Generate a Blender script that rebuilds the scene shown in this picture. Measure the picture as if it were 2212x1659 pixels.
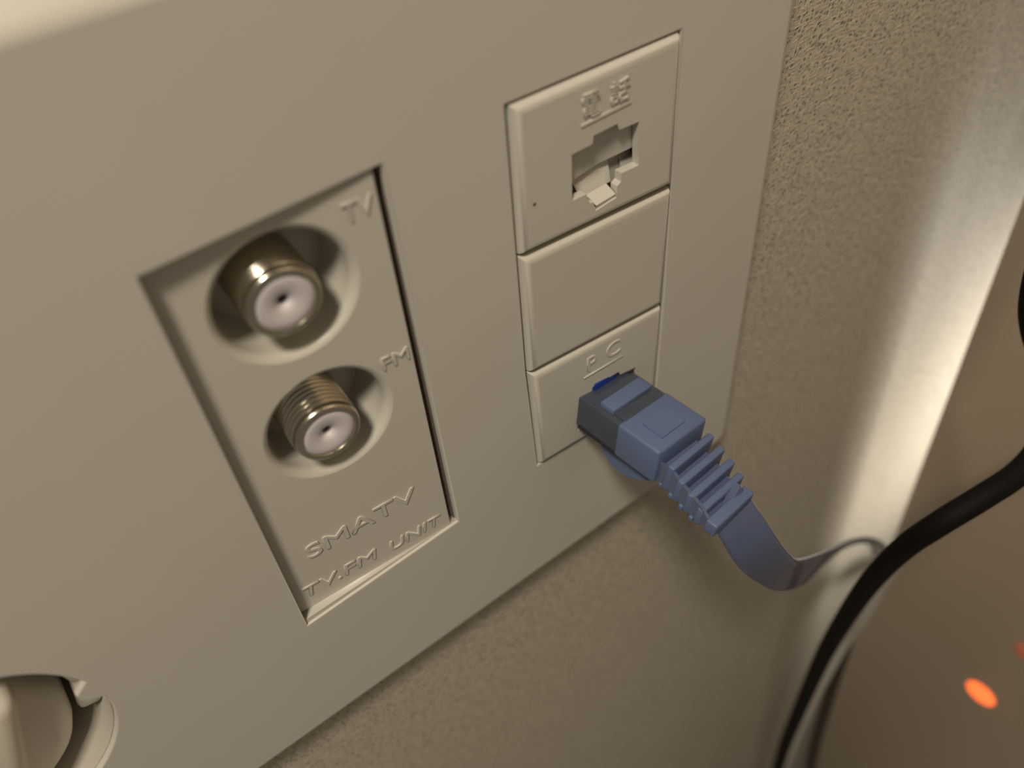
import bpy, bmesh, math
from math import sin, cos, pi, radians
from mathutils import Vector, Matrix
from mathutils.geometry import tessellate_polygon

# all lengths below are millimetres; MM turns them into metres
MM = 0.001
for o in list(bpy.data.objects): bpy.data.objects.remove(o)
scene = bpy.context.scene
COL = scene.collection

# ------------------------------------------------------------------ camera
cam_d = bpy.data.cameras.new('camera'); cam = bpy.data.objects.new('camera', cam_d); COL.objects.link(cam)
RIGHT = Vector((0.7938382640, -0.6039153017, -0.0714641094))
DOWN = Vector((-0.4722963466, -0.5382255375, -0.6980325435))
FWD = Vector((0.3830887254, 0.5878771804, -0.7124910170))
CPOS = Vector((-52.3393495, -74.9646617, 47.2888924))
m = Matrix((RIGHT, -DOWN, -FWD)).transposed().to_4x4()
m.translation = CPOS * MM
cam.matrix_world = m
cam_d.sensor_fit = 'HORIZONTAL'; cam_d.sensor_width = 36.0
cam_d.lens = 1836.7 / 2212 * 36.0
cam_d.clip_start = 0.001; cam_d.clip_end = 20
cam_d.dof.use_dof = True
cam_d.dof.focus_distance = 0.127
cam_d.dof.aperture_fstop = 12.8
scene.camera = cam

# ------------------------------------------------------------------ world, lights, exposure
w = bpy.data.worlds.new('world'); scene.world = w; w.use_nodes = True
bg = w.node_tree.nodes['Background']; bg.inputs[0].default_value = (1.0, 0.86, 0.70, 1); bg.inputs[1].default_value = 0.13

def area(name, pos, target, sx, sy, power, color, spread=180):
    d = bpy.data.lights.new(name, 'AREA'); d.shape = 'RECTANGLE'; d.size = sx * MM; d.size_y = sy * MM
    d.energy = power; d.color = color; d.spread = radians(spread)
    o = bpy.data.objects.new(name, d); COL.objects.link(o)
    o.location = Vector(pos) * MM
    o.rotation_euler = (Vector(target) - Vector(pos)).to_track_quat('-Z', 'Y').to_euler()
    return o
# ceiling lamp above and a little left of the outlet
area('ceiling_lamp', (-265, -230, 560), (-10, 0, -60), 95, 95, 3.7, (1.0, 0.885, 0.71))
# lamp standing behind the cabinet panel, its light reaches the wall through the gap
area('gap_lamp', (250, -66, -172), (140, 5, -192), 36, 90, 0.17, (1.0, 0.955, 0.87), 130)

vs = scene.view_settings
scene.display_settings.display_device = 'sRGB'
vs.view_transform = 'Standard'; vs.look = 'None'; vs.exposure = 0.0; vs.gamma = 1.0
vs.use_curve_mapping = False

# ------------------------------------------------------------------ materials
def mat(name, color, rough=0.5, metal=0.0, spec=0.5, noise=0.0, nscale=200, bump=0.0, bscale=800, trans=0.0, emit=None, estr=0.0, coat=0.0):
    m = bpy.data.materials.new(name); m.use_nodes = True
    nt = m.node_tree; b = nt.nodes['Principled BSDF']
    b.inputs['Base Color'].default_value = (*color, 1); b.inputs['Roughness'].default_value = rough
    b.inputs['Metallic'].default_value = metal; b.inputs['Specular IOR Level'].default_value = spec
    b.inputs['Transmission Weight'].default_value = trans; b.inputs['Coat Weight'].default_value = coat
    if emit: b.inputs['Emission Color'].default_value = (*emit, 1); b.inputs['Emission Strength'].default_value = estr
    tc = nt.nodes.new('ShaderNodeTexCoord')
    if noise:
        n = nt.nodes.new('ShaderNodeTexNoise'); n.inputs['Scale'].default_value = nscale; n.inputs['Detail'].default_value = 3
        nt.links.new(tc.outputs['Object'], n.inputs['Vector'])
        mx = nt.nodes.new('ShaderNodeMix'); mx.data_type = 'RGBA'
        mx.inputs[6].default_value = (*[c * (1 - noise) for c in color], 1); mx.inputs[7].default_value = (*[min(1, c * (1 + noise)) for c in color], 1)
        nt.links.new(n.outputs['Fac'], mx.inputs[0]); nt.links.new(mx.outputs[2], b.inputs['Base Color'])
    if bump:
        n = nt.nodes.new('ShaderNodeTexNoise'); n.inputs['Scale'].default_value = bscale; n.inputs['Detail'].default_value = 2
        nt.links.new(tc.outputs['Object'], n.inputs['Vector'])
        bp = nt.nodes.new('ShaderNodeBump'); bp.inputs['Strength'].default_value = 1.0; bp.inputs['Distance'].default_value = bump * MM
        nt.links.new(n.outputs['Fac'], bp.inputs['Height']); nt.links.new(bp.outputs[0], b.inputs['Normal'])
    return m

M = {}
M['plate'] = mat('ivory_plastic', (0.60, 0.575, 0.52), 0.42, noise=0.02, nscale=60, bump=0.004, bscale=1500)
M['module'] = mat('module_plastic', (0.59, 0.565, 0.505), 0.36, noise=0.02, nscale=80)
M['cup'] = mat('socket_plastic', (0.52, 0.49, 0.43), 0.45)
M['plug'] = mat('plug_plastic', (0.72, 0.67, 0.58), 0.4)
M['metal'] = mat('nickel', (0.66, 0.61, 0.50), 0.2, metal=1.0, noise=0.08, nscale=900)
M['white'] = mat('white_insulator', (0.66, 0.62, 0.65), 0.5)
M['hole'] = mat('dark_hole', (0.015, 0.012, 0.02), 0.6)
M['blue'] = mat('blue_rubber', (0.105, 0.148, 0.275), 0.5, noise=0.06, nscale=300, bump=0.01, bscale=2500)
M['cord'] = mat('blue_cord', (0.088, 0.115, 0.215), 0.36, noise=0.06, nscale=300, coat=0.5)
M['clear'] = mat('smoky_clear_plastic', (0.055, 0.07, 0.105), 0.25, trans=0.12, noise=0.15, nscale=250, coat=0.3)
M['tab'] = mat('deep_blue_plastic', (0.01, 0.04, 0.28), 0.35)
M['black'] = mat('black_rubber', (0.005, 0.004, 0.003), 0.7, spec=0.15)
M['greycord'] = mat('grey_cord', (0.55, 0.52, 0.46), 0.5)
M['browncord'] = mat('dark_brown_cord', (0.03, 0.018, 0.008), 0.5)
M['panel'] = mat('taupe_laminate', (0.46, 0.38, 0.29), 0.33, noise=0.05, nscale=12)
M['box'] = mat('grey_back_box', (0.30, 0.27, 0.23), 0.8)
M['frame'] = mat('dull_frame', (0.30, 0.26, 0.21), 0.7)  # dull brown stands for the dim shade inside the antenna gap
M['led'] = mat('orange_led', (0.5, 0.1, 0.02), 0.4, emit=(1.0, 0.16, 0.035), estr=1.6)  # glow painted in for an LED's reflection, as is the dim one
M['leddim'] = mat('dim_led', (0.4, 0.15, 0.1), 0.4, emit=(1.0, 0.2, 0.08), estr=0.14)
M['speck'] = mat('brown_speck', (0.10, 0.08, 0.05), 0.7)

def wallpaper():
    m = bpy.data.materials.new('woven_wallpaper'); m.use_nodes = True
    nt = m.node_tree; N = nt.nodes; L = nt.links; b = N['Principled BSDF']
    b.inputs['Roughness'].default_value = 0.62; b.inputs['Specular IOR Level'].default_value = 0.15
    tc = N.new('ShaderNodeTexCoord')
    # fine threads in two directions, warped
    nz = N.new('ShaderNodeTexNoise'); nz.inputs['Scale'].default_value = 260; nz.inputs['Detail'].default_value = 2
    L.new(tc.outputs['Object'], nz.inputs['Vector'])
    add = N.new('ShaderNodeMixRGB'); add.blend_type = 'LINEAR_LIGHT'; add.inputs[0].default_value = 0.0006
    L.new(tc.outputs['Object'], add.inputs[1]); L.new(nz.outputs['Color'], add.inputs[2])
    def thread(rotdeg, sx, sz):
        mp = N.new('ShaderNodeMapping'); mp.inputs['Rotation'].default_value = (0, radians(rotdeg), 0)
        mp.inputs['Scale'].default_value = (sx, 1000, sz)
        L.new(add.outputs[0], mp.inputs['Vector'])
        n = N.new('ShaderNodeTexNoise'); n.inputs['Scale'].default_value = 1.0; n.inputs['Detail'].default_value = 1.5
        L.new(mp.outputs[0], n.inputs['Vector']); return n.outputs['Fac']
    a = thread(4, 420, 2300); c = thread(4, 2300, 600)
    mxx = N.new('ShaderNodeMath'); mxx.operation = 'MAXIMUM'; L.new(a, mxx.inputs[0]); L.new(c, mxx.inputs[1])
    vo = N.new('ShaderNodeTexVoronoi'); vo.inputs['Scale'].default_value = 1050; L.new(add.outputs[0], vo.inputs['Vector'])
    pit = N.new('ShaderNodeMapRange'); pit.inputs[1].default_value = 0.0; pit.inputs[2].default_value = 0.42
    L.new(vo.outputs['Distance'], pit.inputs[0])
    ad = N.new('ShaderNodeMath'); ad.operation = 'MULTIPLY_ADD'; ad.inputs[1].default_value = 0.48
    L.new(pit.outputs[0], ad.inputs[0]); L.new(mxx.outputs[0], ad.inputs[2])
    ramp = N.new('ShaderNodeMapRange'); ramp.inputs[1].default_value = 0.62; ramp.inputs[2].default_value = 1.2
    L.new(ad.outputs[0], ramp.inputs[0])
    mx = N.new('ShaderNodeMix'); mx.data_type = 'RGBA'
    mx.inputs[6].default_value = (0.26, 0.232, 0.183, 1); mx.inputs[7].default_value = (0.68, 0.62, 0.515, 1)
    L.new(ramp.outputs[0], mx.inputs[0]); L.new(mx.outputs[2], b.inputs['Base Color'])
    bp = N.new('ShaderNodeBump'); bp.inputs['Strength'].default_value = 0.9; bp.inputs['Distance'].default_value = 0.26 * MM
    L.new(ad.outputs[0], bp.inputs['Height']); L.new(bp.outputs[0], b.inputs['Normal'])
    return m
M['wall'] = wallpaper()

# ------------------------------------------------------------------ helpers
def V(x, y, z): return Vector((x, y, z)) * MM

def tag(o, label=None, cat=None, group=None, kind=None):
    if label: o['label'] = label
    if cat: o['category'] = cat
    if group: o['group'] = group
    if kind: o['kind'] = kind
    return o

def obj(name, bm, material, parent=None, smooth=40):
    keep = any(f.smooth for f in bm.faces) and any(not f.smooth for f in bm.faces)
    bmesh.ops.recalc_face_normals(bm, faces=bm.faces[:])
    me = bpy.data.meshes.new(name); bm.to_mesh(me); bm.free()
    if smooth:
        if not keep: me.shade_smooth()
        flags = [p.use_smooth for p in me.polygons]
        me.set_sharp_from_angle(angle=radians(smooth))
        me.polygons.foreach_set('use_smooth', flags)
    me.materials.append(material)
    o = bpy.data.objects.new(name, me); COL.objects.link(o)
    if parent: o.parent = parent
    return o

def empty(name, loc=(0, 0, 0), rot=None):
    o = bpy.data.objects.new(name, None); COL.objects.link(o)
    o.location = Vector(loc) * MM; o.empty_display_size = 0.01
    if rot is not None: o.rotation_euler = rot
    return o

def offset_poly(pts, d):
    """move a 2-D outline by d along its outward normals (counter-clockwise outline: d>0 grows)"""
    n = len(pts); out = []
    area2 = sum(pts[i][0] * pts[(i + 1) % n][1] - pts[(i + 1) % n][0] * pts[i][1] for i in range(n))
    s = 1 if area2 > 0 else -1
    for i in range(n):
        p0, p1, p2 = Vector(pts[i - 1]), Vector(pts[i]), Vector(pts[(i + 1) % n])
        e1 = (p1 - p0).normalized(); e2 = (p2 - p1).normalized()
        n1 = Vector((e1.y, -e1.x)) * s; n2 = Vector((e2.y, -e2.x)) * s
        b = n1 + n2
        k = b.length_squared
        out.append(tuple(p1 + (b * (2 * d / k) if k > 0.3 else n1 * d)))
    return out

def circle(cx, cz, r, n=64, a0=0.0): return [(cx + r * cos(a0 + 2 * pi * i / n), cz + r * sin(a0 + 2 * pi * i / n)) for i in range(n)]

def round_poly(pts, r, k=4):
    out = []; n = len(pts)
    for i in range(n):
        p0, p1, p2 = Vector(pts[i - 1]), Vector(pts[i]), Vector(pts[(i + 1) % n])
        a = p1 + (p0 - p1).normalized() * r; b = p1 + (p2 - p1).normalized() * r
        for j in range(k + 1):
            t = j / k; q = a.lerp(p1, t).lerp(p1.lerp(b, t), t); out.append((q.x, q.y))
    return out

def slab(outer, holes, y0, y1, prof, hprof=None, back=False):
    """Plate facing -y. outer/holes: (x,z) outlines at the face. prof: [(grow, depth)] from the face to the back for the outside;
    hprof: same for the holes (shrink>0 moves into the hole)."""
    bm = bmesh.new()
    def ring(pts, y): return [bm.verts.new(V(p[0], y, p[1])) for p in pts]
    hprof = hprof or [(0, 0), (0, y1 - y0)]
    oring = ring(offset_poly(outer, prof[0][0]) if prof[0][0] else outer, y0 + prof[0][1])
    hrings = [ring(offset_poly(h, -hprof[0][0]) if hprof[0][0] else h, y0 + hprof[0][1]) for h in holes]
    loops = [oring] + hrings
    flat = [v for l in loops for v in l]
    for t in tessellate_polygon([[v.co.copy() for v in l] for l in loops]):
        try: bm.faces.new([flat[i] for i in t]).smooth = False
        except ValueError: pass
    def loft(first, pts, pr, sign):
        prev = first
        for g, d in pr[1:]:
            nx = ring(offset_poly(pts, sign * g) if g else pts, y0 + d)
            for i in range(len(nx)):
                j = (i + 1) % len(nx)
                bm.faces.new((prev[i], prev[j], nx[j], nx[i])).smooth = True
            prev = nx
        return prev
    last = loft(oring, outer, prof, 1)
    lh = [loft(r, h, hprof, -1) for r, h in zip(hrings, holes)]
    if back:
        loops = [last] + lh; flat = [v for l in loops for v in l]
        for t in tessellate_polygon([[v.co.copy() for v in l] for l in loops]):
            try: bm.faces.new([flat[i] for i in t])
            except ValueError: pass
    bmesh.ops.remove_doubles(bm, verts=bm.verts[:], dist=1e-7)
    return bm

def arc_prof(r, k=5, depth_end=None):
    """rounded edge: starts inset 0 at the face, turns down over radius r"""
    p = [(r * sin(pi / 2 * i / k), r * (1 - cos(pi / 2 * i / k))) for i in range(k + 1)]
    if depth_end: p.append((r, depth_end))
    return p

def box(bm, x0, x1, y0, y1, z0, z1, mtx=None, bevel=0.0, seg=2):
    vs_ = [bm.verts.new(V(x, y, z)) for x in (x0, x1) for y in (y0, y1) for z in (z0, z1)]
    fs = [(0, 1, 3, 2), (4, 6, 7, 5), (0, 4, 5, 1), (2, 3, 7, 6), (0, 2, 6, 4), (1, 5, 7, 3)]
    faces = [bm.faces.new([vs_[i] for i in f]) for f in fs]
    geom = set(vs_)
    if bevel:
        es = list({e for f in faces for e in f.edges})
        r = bmesh.ops.bevel(bm, geom=es, offset=bevel * MM, segments=seg, affect='EDGES', profile=0.5)
        geom = {v for v in r['verts']} | {v for v in vs_ if v.is_valid}
    if mtx is not None: bmesh.ops.transform(bm, matrix=mtx, verts=list(geom))
    return bm

def prism(pts, y0, y1, bevel=0.0):
    return slab(pts, [], y0, y1, arc_prof(bevel, 3, y1 - y0) if bevel else [(0, 0), (0, y1 - y0)], back=True)

def lathe(prof, n=64, close=True):
    """prof: [(radius, y)], axis along y through the origin"""
    bm = bmesh.new(); rings = []
    for r, y in prof:
        if r < 1e-6: rings.append([bm.verts.new(V(0, y, 0))])
        else: rings.append([bm.verts.new(V(r * cos(2 * pi * i / n), y, r * sin(2 * pi * i / n))) for i in range(n)])
    for a, b in zip(rings, rings[1:]):
        for i in range(n):
            j = (i + 1) % n
            if len(a) == 1 and len(b) == 1: continue
            if len(a) == 1: bm.faces.new((a[0], b[i], b[j]))
            elif len(b) == 1: bm.faces.new((a[i], a[j], b[0]))
            else: bm.faces.new((a[i], a[j], b[j], b[i]))
    return bm

def catmull(P, k=8):
    P = [Vector(p) for p in P]; out = []
    Q = [P[0] * 2 - P[1]] + P + [P[-1] * 2 - P[-2]]
    for i in range(1, len(Q) - 2):
        a, b, c, d = Q[i - 1:i + 3]
        for j in range(k):
            t = j / k
            out.append(0.5 * ((2 * b) + (c - a) * t + (2 * a - 5 * b + 4 * c - d) * t * t + (3 * b - a - 3 * c + d) * t ** 3))
    out.append(P[-1]); return out

def tube(P, r, n=20, k=8):
    pts = catmull(P, k); bm = bmesh.new(); rings = []
    up = Vector((0.3, 0.2, 1)).normalized()
    for i, p in enumerate(pts):
        t = (pts[min(i + 1, len(pts) - 1)] - pts[max(i - 1, 0)]).normalized()
        a = (up - t * up.dot(t)).normalized(); up = a; b = t.cross(a)
        rings.append([bm.verts.new((p + (a * cos(2 * pi * j / n) + b * sin(2 * pi * j / n)) * r) * MM) for j in range(n)])
    for q, s in zip(rings, rings[1:]):
        for j in range(n): bm.faces.new((q[j], q[(j + 1) % n], s[(j + 1) % n], s[j]))
    bm.faces.new(rings[0]); bm.faces.new(rings[-1][::-1])
    return bm

def ribbon(S, width, thick, k=6):
    """S: [(centre, width direction)]; cross-section is a flat strip with rounded ends"""
    C_ = catmull([s[0] for s in S], k); D_ = catmull([s[1] for s in S], k)
    sec = []; h = thick / 2; w_ = width / 2 - h
    for i in range(7): a = -pi / 2 + pi * i / 6; sec.append((w_ + h * cos(a), h * sin(a)))
    for i in range(7): a = pi / 2 + pi * i / 6; sec.append((-w_ + h * cos(a), h * sin(a)))
    bm = bmesh.new(); rings = []
    for i, p in enumerate(C_):
        t = (C_[min(i + 1, len(C_) - 1)] - C_[max(i - 1, 0)]).normalized()
        d = D_[i]; d = (d - t * d.dot(t)).normalized(); nrm = d.cross(t)
        rings.append([bm.verts.new((p + d * a + nrm * b) * MM) for a, b in sec])
    n = len(sec)
    for q, s in zip(rings, rings[1:]):
        for j in range(n): bm.faces.new((q[j], q[(j + 1) % n], s[(j + 1) % n], s[j]))
    bm.faces.new(rings[0]); bm.faces.new(rings[-1][::-1])
    return bm

def text(name, body, x, z, height, width, y, parent, material, depth=0.22, bold=0.0, rot=0.0, shear=0.0):
    """raised lettering facing -y; (x,z) is the lower left corner, scaled to width x height (mm)"""
    cu = bpy.data.curves.new(name, 'FONT'); cu.body = body; cu.size = 1; cu.extrude = 0.01; cu.offset = bold; cu.shear = shear
    tmp = bpy.data.objects.new('tmp', cu); COL.objects.link(tmp)
    dg = bpy.context.evaluated_depsgraph_get(); dg.update()
    me = bpy.data.meshes.new_from_object(tmp.evaluated_get(dg)); bpy.data.objects.remove(tmp); bpy.data.curves.remove(cu)
    xs = [v.co.x for v in me.vertices]; ys = [v.co.y for v in me.vertices]
    x0, x1, y0_, y1_ = min(xs), max(xs), min(ys), max(ys)
    cr, sr = cos(rot), sin(rot)
    for v in me.vertices:
        u = (v.co.x - x0) / (x1 - x0) * width; q = (v.co.y - y0_) / (y1_ - y0_) * height
        yy = (-depth if v.co.z > 0 else 0.15)
        v.co = V(x + u * cr - q * sr, y + yy, z + u * sr + q * cr)
    me.name = name; me.materials.append(material)
    o = bpy.data.objects.new(name, me); COL.objects.link(o); o.parent = parent
    return o

# ------------------------------------------------------------------ the wall with its opening for the back box
wall_o = [(-600, -750), (420, -750), (420, 420), (-600, 420)]
bm = slab(wall_o, [[(-115, -92), (40, -92), (40, 18), (-115, 18)]], 5, 14, [(0, 0), (0, 9)])
wall = obj('wall_back', bm, M['wall'], smooth=0); tag(wall, kind='structure')
bm = bmesh.new()      # recessed electrical box behind the plate
x0, x1, y0, y1, z0, z1 = -115, 40, 6, 46, -92, 18
c = [bm.verts.new(V(x, y, z)) for x in (x0, x1) for y in (y0, y1) for z in (z0, z1)]
for f in ((0, 1, 3, 2), (4, 6, 7, 5), (2, 3, 7, 6), (0, 2, 6, 4), (1, 5, 7, 3)): bm.faces.new([c[i] for i in f])
obj('back_box', bm, M['box'], wall, smooth=0)

# ------------------------------------------------------------------ wall plate
HC, HR = (-89.2, -55.9), 18.1
def hole_outline(r, key=True, n=96):
    pts = []
    for i in range(n):
        a = 2 * pi * i / n
        rr = r
        if key:
            for ac, hw, dp in ((radians(8), radians(6.8), 2.1), (radians(188), radians(6.8), 2.1)):
                d = abs((a - ac + pi) % (2 * pi) - pi)
                if d < hw: rr = r - dp * min(1, (1 - (d / hw) ** 3) * 1.15)
        pts.append((HC[0] + rr * cos(a), HC[1] + rr * sin(a)))
    return pts
stack_hole = [(-0.55, 0.25), (27.75, 0.1), (27.95, -44), (27.5, -67.3), (0.0, -65.9), (-0.75, -43)]
tv_hole = [(-44.7, -1.1), (-17.2, -0.4), (-16.7, -66.9), (-44.8, -68.3)]
P_OUT = round_poly([(-157, -96.7), (49.4, -95.9), (49.2, 21.9), (-157, 21.9)], 2.0, 5)
prof = [(0, 0), (0.5, 0.1), (1.1, 0.4), (1.7, 0.9), (3.2, 2.6), (3.8, 3.6), (4.0, 5.0)]
bm = slab(P_OUT, [stack_hole, tv_hole, hole_outline(HR)], 0, 5, prof, [(-0.25, 0), (-0.07, 0.07), (0, 0.25), (0, 1.0)])
plate = obj('wall_plate', bm, M['plate'], smooth=38)
tag(plate, 'large cream plastic three-gang wall plate holding the sockets', 'wall plate')

lg = obj('frame_ledge', prism([(-44.9, -68.6), (-16.8, -67.0), (-16.8, -66.85), (-44.8, -67.3)], 0.45, 4.2), M['plate'], plate, smooth=0)
lg['label'] = 'brightly lit ledge under the antenna outlet'
obj('mounting_frame', box(bmesh.new(), -17.0, -15.5, 1.7, 5.0, -67.5, -0.2), M['frame'], plate, smooth=0)  # bar added inside the gap so that it reads dim brown, not black
# ------------------------------------------------------------------ TV / FM antenna outlet (slightly twisted in its opening)
tv = empty('antenna_outlet', (-17.5, 0.45, 0), (0, 0, radians(-3.2)))
tag(tv, 'recessed cream antenna outlet with two threaded metal sockets, lettered TV and FM', 'antenna outlet')
T0 = lambda x: x + 17.5
out = [(-27.0, -1.5), (-0.9, -0.9), (-0.5, -66.9), (-27.3, -67.2)]
h1 = (T0(-31.4), -11.8); h2 = (T0(-31.2), -33.1)
body = obj('body', slab(out, [circle(*h1, 8.15), circle(*h2, 8.15)], 0, 9, [(0, 0), (0.15, 0.12), (0.15, 9)],
                       [(-0.95, 0), (-0.72, 0.07), (-0.45, 0.25), (-0.2, 0.55), (0, 1.0), (0, 1.6), (0.4, 9)]), M['module'], tv, smooth=38)
for cx, cz in (h1, h2):      # blind floor of each well
    bm = bmesh.new(); bm.faces.new([bm.verts.new(V(cx + 8.3 * cos(2 * pi * i / 40), 8.8, cz + 8.3 * sin(2 * pi * i / 40))) for i in range(40)])
    obj('well_floor', bm, M['module'], tv, smooth=0)
def connector(cx, cz, y_end, pitch, amp, label, twist=0):
    y = y_end
    p = [(3.45, y + 0.35), (3.6, y + 0.02), (4.15, y), (4.35, y + 0.12), (4.5, y + 0.5), (4.5, y + 1.0)]
    yy = y + 1.2
    while yy < y_end + 8.2:
        p += [(4.62 - amp, yy), (4.68, yy + pitch * 0.45), (4.68, yy + pitch * 0.6)]; yy += pitch
    p += [(4.6, yy), (4.6, y_end + 9.5)]
    c_ = obj('connector', lathe(p, 72), M['metal'], tv, smooth=50)
    c_.location = V(cx, 0, cz); c_['label'] = label
    ins = obj('insulator', lathe([(3.5, y + 0.30), (3.3, y + 0.16), (2.6, y + 0.12), (1.5, y + 0.25), (0.95, y + 0.5), (0.62, y + 1.0), (0.62, y + 3)], 48), M['white'], c_, smooth=50)
    ins['label'] = 'white insulator with pin hole'
    ph = obj('pin_hole', lathe([(0.61, y + 1.5), (0, y + 1.5)], 24), M['hole'], c_, smooth=0)
    return c_
connector(T0(-32.0), -11.5, -1.35, 0.72, 0.22, 'upper threaded metal connector')
connector(T0(-32.1), -33.3, -1.35, 0.82, 0.42, 'lower threaded metal connector')
tx = lambda s, x, z, h, w_, rot=0.0, bold=0.0, d=0.2, shear=0: text('lettering', s, T0(x), z, h, w_, 0.0, tv, M['module'], d, bold, radians(rot), shear)
tx('TV', -22.8, -5.9, 2.5, 3.8, 0, 0.0)
tx('FM', -22.6, -28.7, 2.1, 3.9, 0, 0.0)
tx('SMATV', -40.5, -56.3, 3.0, 18.0, 0.4, 0.0)
tx('TV.FM', -43.3, -64.3, 2.4, 12.4, -1.0, 0.0, 0.2, 0.12)
tx('UNIT', -28.6, -64.9, 2.2, 9.2, -0.6, 0.0, 0.2, 0.12)

# ------------------------------------------------------------------ three inserts stacked in the right gang
YF = -0.75
edge = arc_prof(1.25, 5, 8)
edge = [(g - 1.25, d) for g, d in edge]
edge2 = [(-1.25, 0), (-1.0, 0.03), (-0.7, 0.14), (-0.4, 0.35), (-0.15, 0.7), (-0.03, 1.1), (0, 1.5), (0, 8)]
ph_out = [(0.0, -0.1), (27.3, -0.25), (27.55, -22.5), (-0.3, -21.2)]
bl_out = [(-0.3, -21.75), (27.5, -23.15), (27.2, -45.0), (-0.35, -43.1)]
pc_out = [(-0.35, -43.45), (27.15, -45.4), (27.0, -66.8), (0.25, -65.3)]
jack = [(8.5, -9.6), (12.0, -9.5), (12.15, -8.4), (16.2, -8.3), (16.6, -9.3), (20.1, -9.5), (20.3, -16.1), (17.1, -16.0), (17.1, -17.3),
        (16.4, -17.7), (16.3, -19.5), (12.5, -19.9), (12.1, -18.3), (11.5, -18.2), (10.9, -16.5), (8.4, -16.4)]
ph = empty('telephone_socket', (0, YF, 0))
tag(ph, 'cream telephone socket insert at the top of the stack, lettered in Japanese, empty jack', 'telephone socket')
hp = [(0, 0), (0, 5.5)]
obj('body', slab(ph_out, [jack], 0, 8, edge2, [(0, 0), (0, 1.3)]), M['module'], ph, smooth=38)
bm = bmesh.new()           # shutter behind the opening: two slanting leaves and the ledge under them
def poly(bm, pts): return bm.faces.new([bm.verts.new(V(*p)) for p in pts])
poly(bm, [(7.8, 1.35, -7.8), (13.0, 1.5, -7.8), (14.6, 2.2, -14.5), (7.8, 1.6, -14.9)])
poly(bm, [(13.0, 1.5, -7.8), (20.8, 1.35, -7.8), (20.8, 1.5, -14.0), (14.6, 2.2, -14.5)])
poly(bm, [(7.8, 1.6, -14.9), (14.6, 2.2, -14.5), (14.6, 3.4, -14.6), (7.8, 3.4, -15.0)])
poly(bm, [(14.6, 2.2, -14.5), (20.8, 1.5, -14.0), (20.8, 4.4, -14.0), (14.6, 3.4, -14.6)])
obj('shutter', bm, M['module'], ph, smooth=0)
bm = bmesh.new(); poly(bm, [(7.8, 3.3, -13), (19.3, 3.3, -13), (19.3, 2.6, -21), (7.8, 2.6, -21)]); poly(bm, [(19.3, 4.0, -13), (21.5, 4.0, -13), (21.5, 2.0, -18), (19.3, 2.0, -18)])
poly(bm, [(19.3, 3.3, -13), (19.3, 4.0, -13), (19.3, 2.0, -18), (19.3, 2.8, -18)])
obj('jack_back', bm, M['cup'], ph, smooth=0)
bm = bmesh.new()           # latch ramp, its lower ledge catches the light
poly(bm, [(10.4, 3.0, -15.0), (17.2, 3.0, -14.8), (16.9, 1.9, -18.0), (11.4, 1.9, -18.2)])
poly(bm, [(12.3, 1.85, -18.1), (16.0, 1.85, -17.9), (16.2, 0.1, -18.9), (12.6, 0.0, -19.1)])
poly(bm, [(12.6, 0.0, -19.1), (16.2, 0.1, -18.9), (16.2, 0.35, -19.6), (12.6, 0.25, -19.9)])
obj('latch_ramp', bm, M['module'], ph, smooth=0)
text('lettering', '電', 10.3, -5.6, 3.3, 2.9, 0, ph, M['module'], 0.24)
text('lettering', '話', 14.9, -5.4, 3.1, 3.2, 0, ph, M['module'], 0.24)
obj('underline', prism([(10.1, -6.45), (18.5, -6.2), (18.5, -5.85), (10.1, -6.1)], -0.15, 0.1), M['module'], ph, smooth=0)
sp = obj('speck', lathe([(0, -0.03), (0.25, -0.02), (0.3, 0.05)], 12), M['speck'], ph); sp.location = V(2.2, 0, -14.1); sp['label'] = 'brown speck'

bl = obj('blank_insert', slab([(x, z) for x, z in bl_out], [], YF, YF + 8, edge2), M['module'], smooth=38)
tag(bl, 'plain cream blank insert between the telephone and network sockets', 'blank insert')

pc = empty('network_socket', (0, YF, 0))
tag(pc, 'cream network socket insert at the bottom of the stack, lettered PC, blue plug inserted', 'network socket')
pj = [(8.9, -55.3), (11.6, -54.9), (11.8, -54.0), (17.6, -54.3), (17.9, -55.2), (21.6, -55.8), (20.6, -63.6), (17.0, -63.4), (16.4, -65.3), (12.4, -65.0), (12.0, -63.0), (8.2, -62.4)]
obj('body', slab(pc_out, [pj], 0, 8, [(g, d) for g, d in edge2], hp), M['module'], pc, smooth=38)
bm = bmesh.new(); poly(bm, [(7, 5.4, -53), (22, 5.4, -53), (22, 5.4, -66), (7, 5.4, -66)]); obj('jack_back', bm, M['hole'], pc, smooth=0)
text('lettering', 'P', 10.7, -49.8, 3.0, 1.9, 0, pc, M['module'], 0.14)
text('lettering', 'C', 14.7, -49.6, 3.0, 3.0, 0, pc, M['module'], 0.14)
obj('underline', prism([(9.9, -50.85), (18.3, -51.05), (18.3, -50.8), (9.9, -50.6)], -0.15, 0.1), M['module'], pc, smooth=0)

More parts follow.
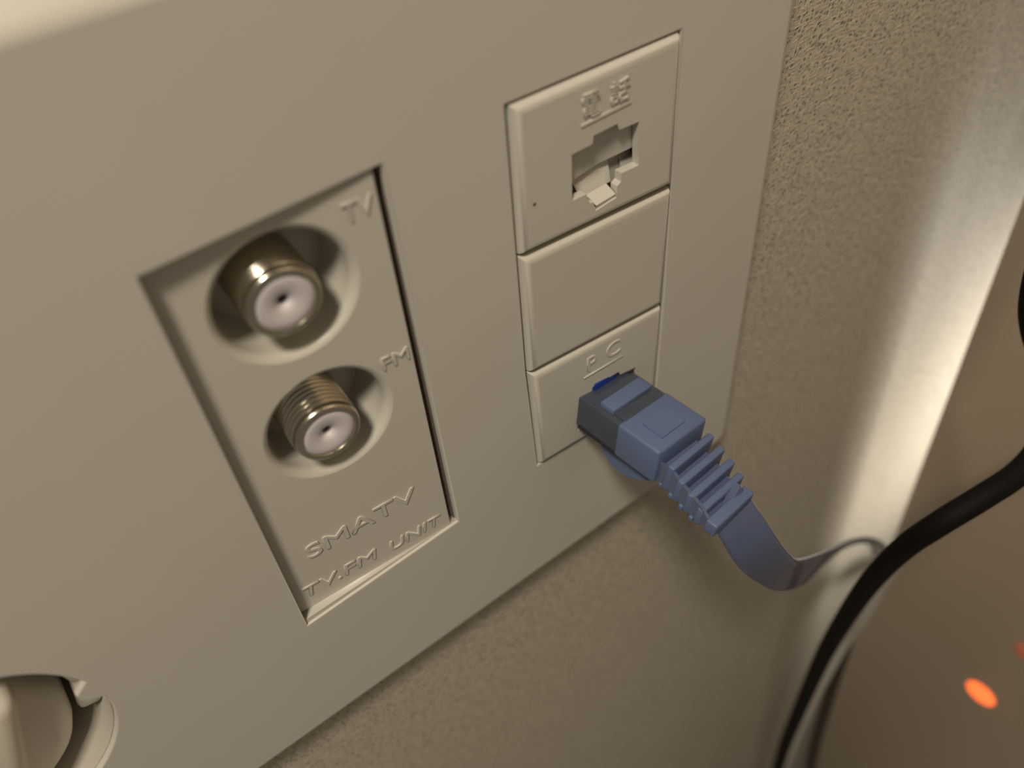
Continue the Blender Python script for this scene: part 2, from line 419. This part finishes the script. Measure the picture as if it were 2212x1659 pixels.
# ------------------------------------------------------------------ round power socket and its plug at the lower left
so = empty('power_socket', (HC[0], 0, HC[1]))
tag(so, 'round recessed power socket in the lower left corner of the plate', 'power socket')
obj('cup', lathe([(18.05, 1.0), (17.8, 13), (17.6, 20), (0, 20)], 72), M['cup'], so)
for s in (1, -1):
    bm = box(bmesh.new(), 15.2, 17.9, 4, 19.9, -2.2, 2.2, bevel=0.5)
    k_ = obj('key', bm, M['cup'], so); k_.rotation_euler = (0, radians(-9 - (0 if s == 1 else 180)), 0)
for a in (-14,):
    bm = box(bmesh.new(), 14.6, 17.7, 5, 19.9, -3.4, 1.0, bevel=0.8)
    k_ = obj('clip', bm, M['cup'], so); k_.rotation_euler = (0, radians(14), 0)
pp = empty('power_plug', (HC[0] - 1.3, 0, HC[1] - 2.6))
tag(pp, 'cream round power plug pushed into the recessed socket, cut by the photo edge', 'power plug')
obj('body', lathe([(0, 3.6), (12.0, 3.6), (13.3, 4.0), (14.1, 4.9), (14.5, 6.4), (14.5, 19.5), (0, 19.5)], 72), M['plug'], pp, smooth=50)
bm = box(bmesh.new(), -12, 7.9, -0.8, 8.0, -13, 15.5, bevel=2.4, seg=4)
g = obj('grip', bm, M['plug'], pp, smooth=50); g.rotation_euler = (0, 0.344, 0); g['label'] = 'raised cream finger grip'

# ------------------------------------------------------------------ blue network cable
nc = empty('network_cable', (14.642, -0.4615, -55.2195))
ML = Matrix(((0.98745744, -0.09532777, 0.12585874), (0.09681022, 0.99528653, -0.00570108), (-0.12472204, 0.01781399, 0.99203178)))
nc.rotation_euler = ML.to_euler()
tag(nc, 'flat blue network cable with ribbed plug, plugged into the lowest insert', 'network cable')
MLI = ML.transposed()
def loc(p): return MLI @ (Vector(p) - Vector((14.642, -0.4615, -55.2195)))
# local axes: x across, -y outwards, z up
bm = box(bmesh.new(), -5.85, 5.85, -9.5, 3.5, -6.3, 0, bevel=0.25)
pb = obj('plug_housing', bm, M['clear'], nc); pb['label'] = 'smoky clear plug housing'
bm = box(bmesh.new(), -4.6, 4.8, -9.6, -6.25, -0.6, 0.32, bevel=0.12); obj('housing_step', bm, M['clear'], nc)
bm = box(bmesh.new(), -4.6, 4.9, -6.15, -3.2, -2.0, 0.75, bevel=0.2); obj('strain_bar', bm, M['blue'], nc)['label'] = 'pale blue strain bar seen in the clear housing'
bm = box(bmesh.new(), -2.7, 2.9, -0.35, 2.6, -1.0, 1.35, bevel=0.15); obj('contact_block', bm, M['tab'], nc)['label'] = 'deep blue tab at the jack'
bm = box(bmesh.new(), 5.0, 6.15, -1.2, 2.0, -2.2, 0.35, bevel=0.1); obj('side_notch', bm, M['hole'], nc)
bm = box(bmesh.new(), -6.0, -5.75, -9.0, -0.2, -6.45, -5.95, bevel=0.08); obj('housing_rim', bm, M['hole'], nc)
# boot body: hull with tilted back face
bm = box(bmesh.new(), -6.05, 6.0, -16.9, -8.3, -6.6, 0.35, bevel=0.55, seg=3)
bm2 = bm
boot = obj('boot', bm2, M['blue'], nc)
# engraved square on the boot's top
def frame_bar(bm, p, q, wd, z0, z1):
    p = Vector(p); q = Vector(q); d = (q - p).normalized(); n = Vector((-d.y, d.x)) * wd / 2
    pts = [p - n, q - n, q + n, p + n]
    lo = [bm.verts.new(V(a.x, a.y, z0)) for a in pts]; hi = [bm.verts.new(V(a.x, a.y, z1)) for a in pts]
    bm.faces.new(hi)
    for i in range(4): bm.faces.new((lo[i], lo[(i + 1) % 4], hi[(i + 1) % 4], hi[i]))
sq = [(-3.1, -11.0), (2.7, -10.9), (2.6, -15.0), (-3.2, -15.1)]
bm = bmesh.new()
top = [bm.verts.new(V(x, y, 0.58)) for x, y in sq]
bm.faces.new(top)
ins_ = [bm.verts.new(V(x, y, 0.34)) for x, y in offset_poly(sq, 0.03)]
for i in range(4): bm.faces.new((top[i], top[(i + 1) % 4], ins_[(i + 1) % 4], ins_[i]))
obj('raised_square', bm, M['blue'], nc, smooth=0)
# rounded latch cover hanging under the plug
fin = []
for y, z in [(-3.1, -6.0), (-3.1, -8.2), (-4.1, -10.5), (-6.2, -12.1), (-8.9, -12.6), (-11.2, -12.0), (-13.2, -10.2), (-14.6, -8.6), (-16.4, -7.4), (-16.6, -6.2)]: fin.append((y, z))
bm = bmesh.new(); L_ = [bm.verts.new(V(-3.9, y, z)) for y, z in fin]; R_ = [bm.verts.new(V(3.9, y, z)) for y, z in fin]
bm.faces.new(L_); bm.faces.new(R_[::-1])
for i in range(len(fin)):
    j = (i + 1) % len(fin); bm.faces.new((L_[i], R_[i], R_[j], L_[j]))
bmesh.ops.bevel(bm, geom=[e for e in bm.edges if abs(e.verts[0].co.x - e.verts[1].co.x) < 1e-6], offset=0.5 * MM, segments=2, affect='EDGES')
obj('latch_cover', bm, M['blue'], nc, smooth=50)
# ribbed strain relief; (side shift, out, top height, half width, height, thickness)
ribs = [(-0.25, 19.0, -1.2, 5.4, 5.5, 1.3), (-0.9, 21.6, -1.7, 5.55, 4.8, 1.3), (-1.66, 24.2, -2.1, 5.5, 4.2, 1.3),
        (-2.5, 26.7, -2.5, 5.4, 3.6, 1.25), (-3.35, 29.2, -3.0, 5.0, 2.6, 2.0)]
for i, (sx, v, tz, hw, h, th) in enumerate(ribs):
    bm = box(bmesh.new(), -hw, hw, -th / 2, th / 2, -h, 0, bevel=0.35, seg=3)
    r_ = obj('collar' if i == 4 else 'rib', bm, M['blue'], nc)
    r_.location = V(sx, -v, tz); r_.rotation_euler = (radians(5), 0, radians(2))
core = [(0.0, 16.0, -3.2, 5.3, 3.4), (-0.25, 19.0, -4.2, 5.3, 2.3), (-0.9, 21.6, -4.5, 5.45, 1.8), (-1.66, 24.2, -4.6, 5.4, 1.5), (-2.5, 26.6, -4.5, 5.3, 1.4), (-3.3, 29.2, -4.2, 4.9, 1.2)]
bm = bmesh.new(); rings = []
for sx, v, tz, hw, h in core:      # the left flank is closed by a low rail, the right side stays open between the ribs
    rail = 2.4 if 17 < v < 28 else 0.5
    rings.append([bm.verts.new(V(sx + a, -v, tz - b)) for a, b in ((-hw + 0.1, -rail), (-hw + 0.7, -rail), (-hw + 0.8, 0), (hw - 1.0, 0), (hw - 0.8, 0.3), (hw - 0.8, h - 0.3), (hw - 1.1, h), (-hw + 0.5, h), (-hw + 0.1, h - 0.4))])
for q, s_ in zip(rings, rings[1:]):
    for j in range(9): bm.faces.new((q[j], q[(j + 1) % 9], s_[(j + 1) % 9], s_[j]))
bm.faces.new(rings[0]); bm.faces.new(rings[-1])
obj('strain_relief_core', bm, M['cord'], nc)
# small side bumps under the ribs on the visible flank
for i, (sx, v, tz, hw, h, th) in enumerate(ribs[:4]):
    bm = box(bmesh.new(), -0.4, 0.9, -0.4, 0.4, -0.4, 0.6, bevel=0.25, seg=3)
    k_ = obj('flank_bump', bm, M['blue'], nc); k_.location = V(sx - hw + 0.5, -v + 1.2, tz - h + 0.1)
S = [([14.9, -29.3, -61.3], [0.969, 0.118, 0.218]),
     ([15.7, -30.9, -64.4], [0.951, 0.035, 0.308]),
     ([17.6, -32.6, -69.6], [0.898, -0.156, 0.411]),
     ([20.5, -33.2, -75.6], [0.854, -0.229, 0.467]),
     ([24.9, -33.2, -83.1], [0.792, -0.351, 0.499]),
     ([31.0, -32.5, -91.8], [0.792, -0.058, 0.608]),
     ([39.2, -30.9, -101.6], [0.744, 0.089, 0.663]),
     ([49.0, -28.5, -112.5], [0.723, 0.088, 0.685]),
     ([62.0, -24.9, -126.4], [0.728, -0.059, 0.683]),
     ([78.5, -20.3, -143.3], [0.717, -0.324, 0.617]),
     ([96.0, -16.6, -161.6], [0.623, -0.634, 0.459]),
     ([112.9, -14.1, -181.4], [0.399, -0.898, 0.186]),
     ([131.4, -10.5, -208.1], [0.124, -0.991, -0.042]),
     ([153.3, -6.5, -241.6], [0.434, -0.885, 0.168]),
     ([163.3, -3.5, -253.6], [0.634, 0.185, 0.751]),
     ([185.3, -2.5, -269.6], [0.573, 0.18, 0.799])]
start = (ML @ Vector((-3.0, -28.2, -4.1))) + Vector((14.642, -0.4615, -55.2195))
S = [(list(start), [0.985, 0.09, -0.15])] + S
SL = [(loc(p), MLI @ Vector(d)) for p, d in S]
obj('flat_cord', ribbon(SL, 7.8, 1.45), M['cord'], nc, smooth=60)

# ------------------------------------------------------------------ loose cords on the right
black = [[77.2, -38.7, -21.6], [80.0, -35.8, -34.5], [80.6, -34.5, -44.4], [81.4, -35.5, -53.2], [82.6, -37.7, -59.9], [83.0, -42.1, -66.1], [81.4, -45.9, -71.6],
         [75.9, -48.6, -75.3], [69.4, -49.0, -77.8], [61.4, -47.6, -79.5], [54.8, -45.2, -83.8], [54.0, -41.6, -95.3], [58.2, -37.1, -117.5], [63.3, -33.3, -143.9],
         [68.6, -30.0, -173.4], [75.2, -27.1, -206.8], [81.1, -24.6, -243.7], [85.4, -22.9, -277.8], [90.6, -22.0, -316.4], [93.3, -22.9, -357.7], [95, -24, -460]]
tag(obj('black_cord', tube([(76, -40, 40), (76, -40, 0)] + black, 2.25), M['black'], smooth=60), 'thick black cord looping down in front of the bright gap', 'cord')
grey = [[125.4, -50.2, -110.4], [107.7, -46.0, -102.4], [86.3, -45.5, -95.3], [75.0, -44.4, -94.8], [67.5, -41.7, -99.5], [68.7, -37.5, -115.0], [74.4, -33.8, -139.7],
        [80.0, -31.2, -165.4], [86.0, -27.4, -192.8], [89.8, -24.5, -230.4], [91.7, -23.0, -260.5], [93.8, -22.0, -290.8], [94.9, -22.0, -318.3], [97.5, -24.1, -357.9], [101, -26, -460]]
tag(obj('grey_cord', tube(grey, 1.9), M['greycord'], smooth=60), 'thin grey cord running down along the right side of the black cord', 'cord')
dark = [[135.0, -48.3, -117.7], [121.0, -43.3, -114.0], [108.8, -40.7, -118.5], [103.0, -37.7, -126.1], [99.2, -32.9, -138.3], [100.2, -27.8, -157.5], [103.2, -22.9, -184.1], [105.5, -20.5, -208.9], [105.2, -22.1, -231.4], [104.3, -23.3, -251.1], [104.5, -24.7, -276.1], [104.7, -26.0, -298.1], [104.9, -28.7, -324.1], [107, -33, -359], [109, -34, -460]]
tag(obj('dark_cord', tube(dark, 2.1), M['browncord'], smooth=60), 'dark brown cord at the bottom edge, right of the grey cord', 'cord')

# ------------------------------------------------------------------ upright panel on the right, standing off the wall
tilt = math.atan(0.0745)
pn = empty('cabinet_panel', (135.5, -10, -138), (0, -tilt, 0))
pn.rotation_euler = (0, tilt * -1, 0)
tag(pn, 'tall taupe laminate side panel standing just off the wall at the right', 'cabinet panel')
bm = box(bmesh.new(), 0, 16, -420, 0, -600, 560, bevel=0.6)
obj('board', bm, M['panel'], pn)
def led_mirror(y, z, r, material, label):  # glowing discs imitate reflections of LEDs in the glossy panel
    o = obj('indicator_light', lathe([(0, -0.9), (r * 0.6, -0.75), (r, -0.2), (r, 0.3)], 32), material, pn, smooth=60)
    o.rotation_euler = (0, 0, radians(-90)); o.location = V(0, y, z); o['label'] = label
    return o
led_mirror(-47, -120, 5.2, M['led'], 'glowing orange indicator light')
led_mirror(-51, -80, 4.0, M['leddim'], 'dim reddish indicator light at the photo edge')
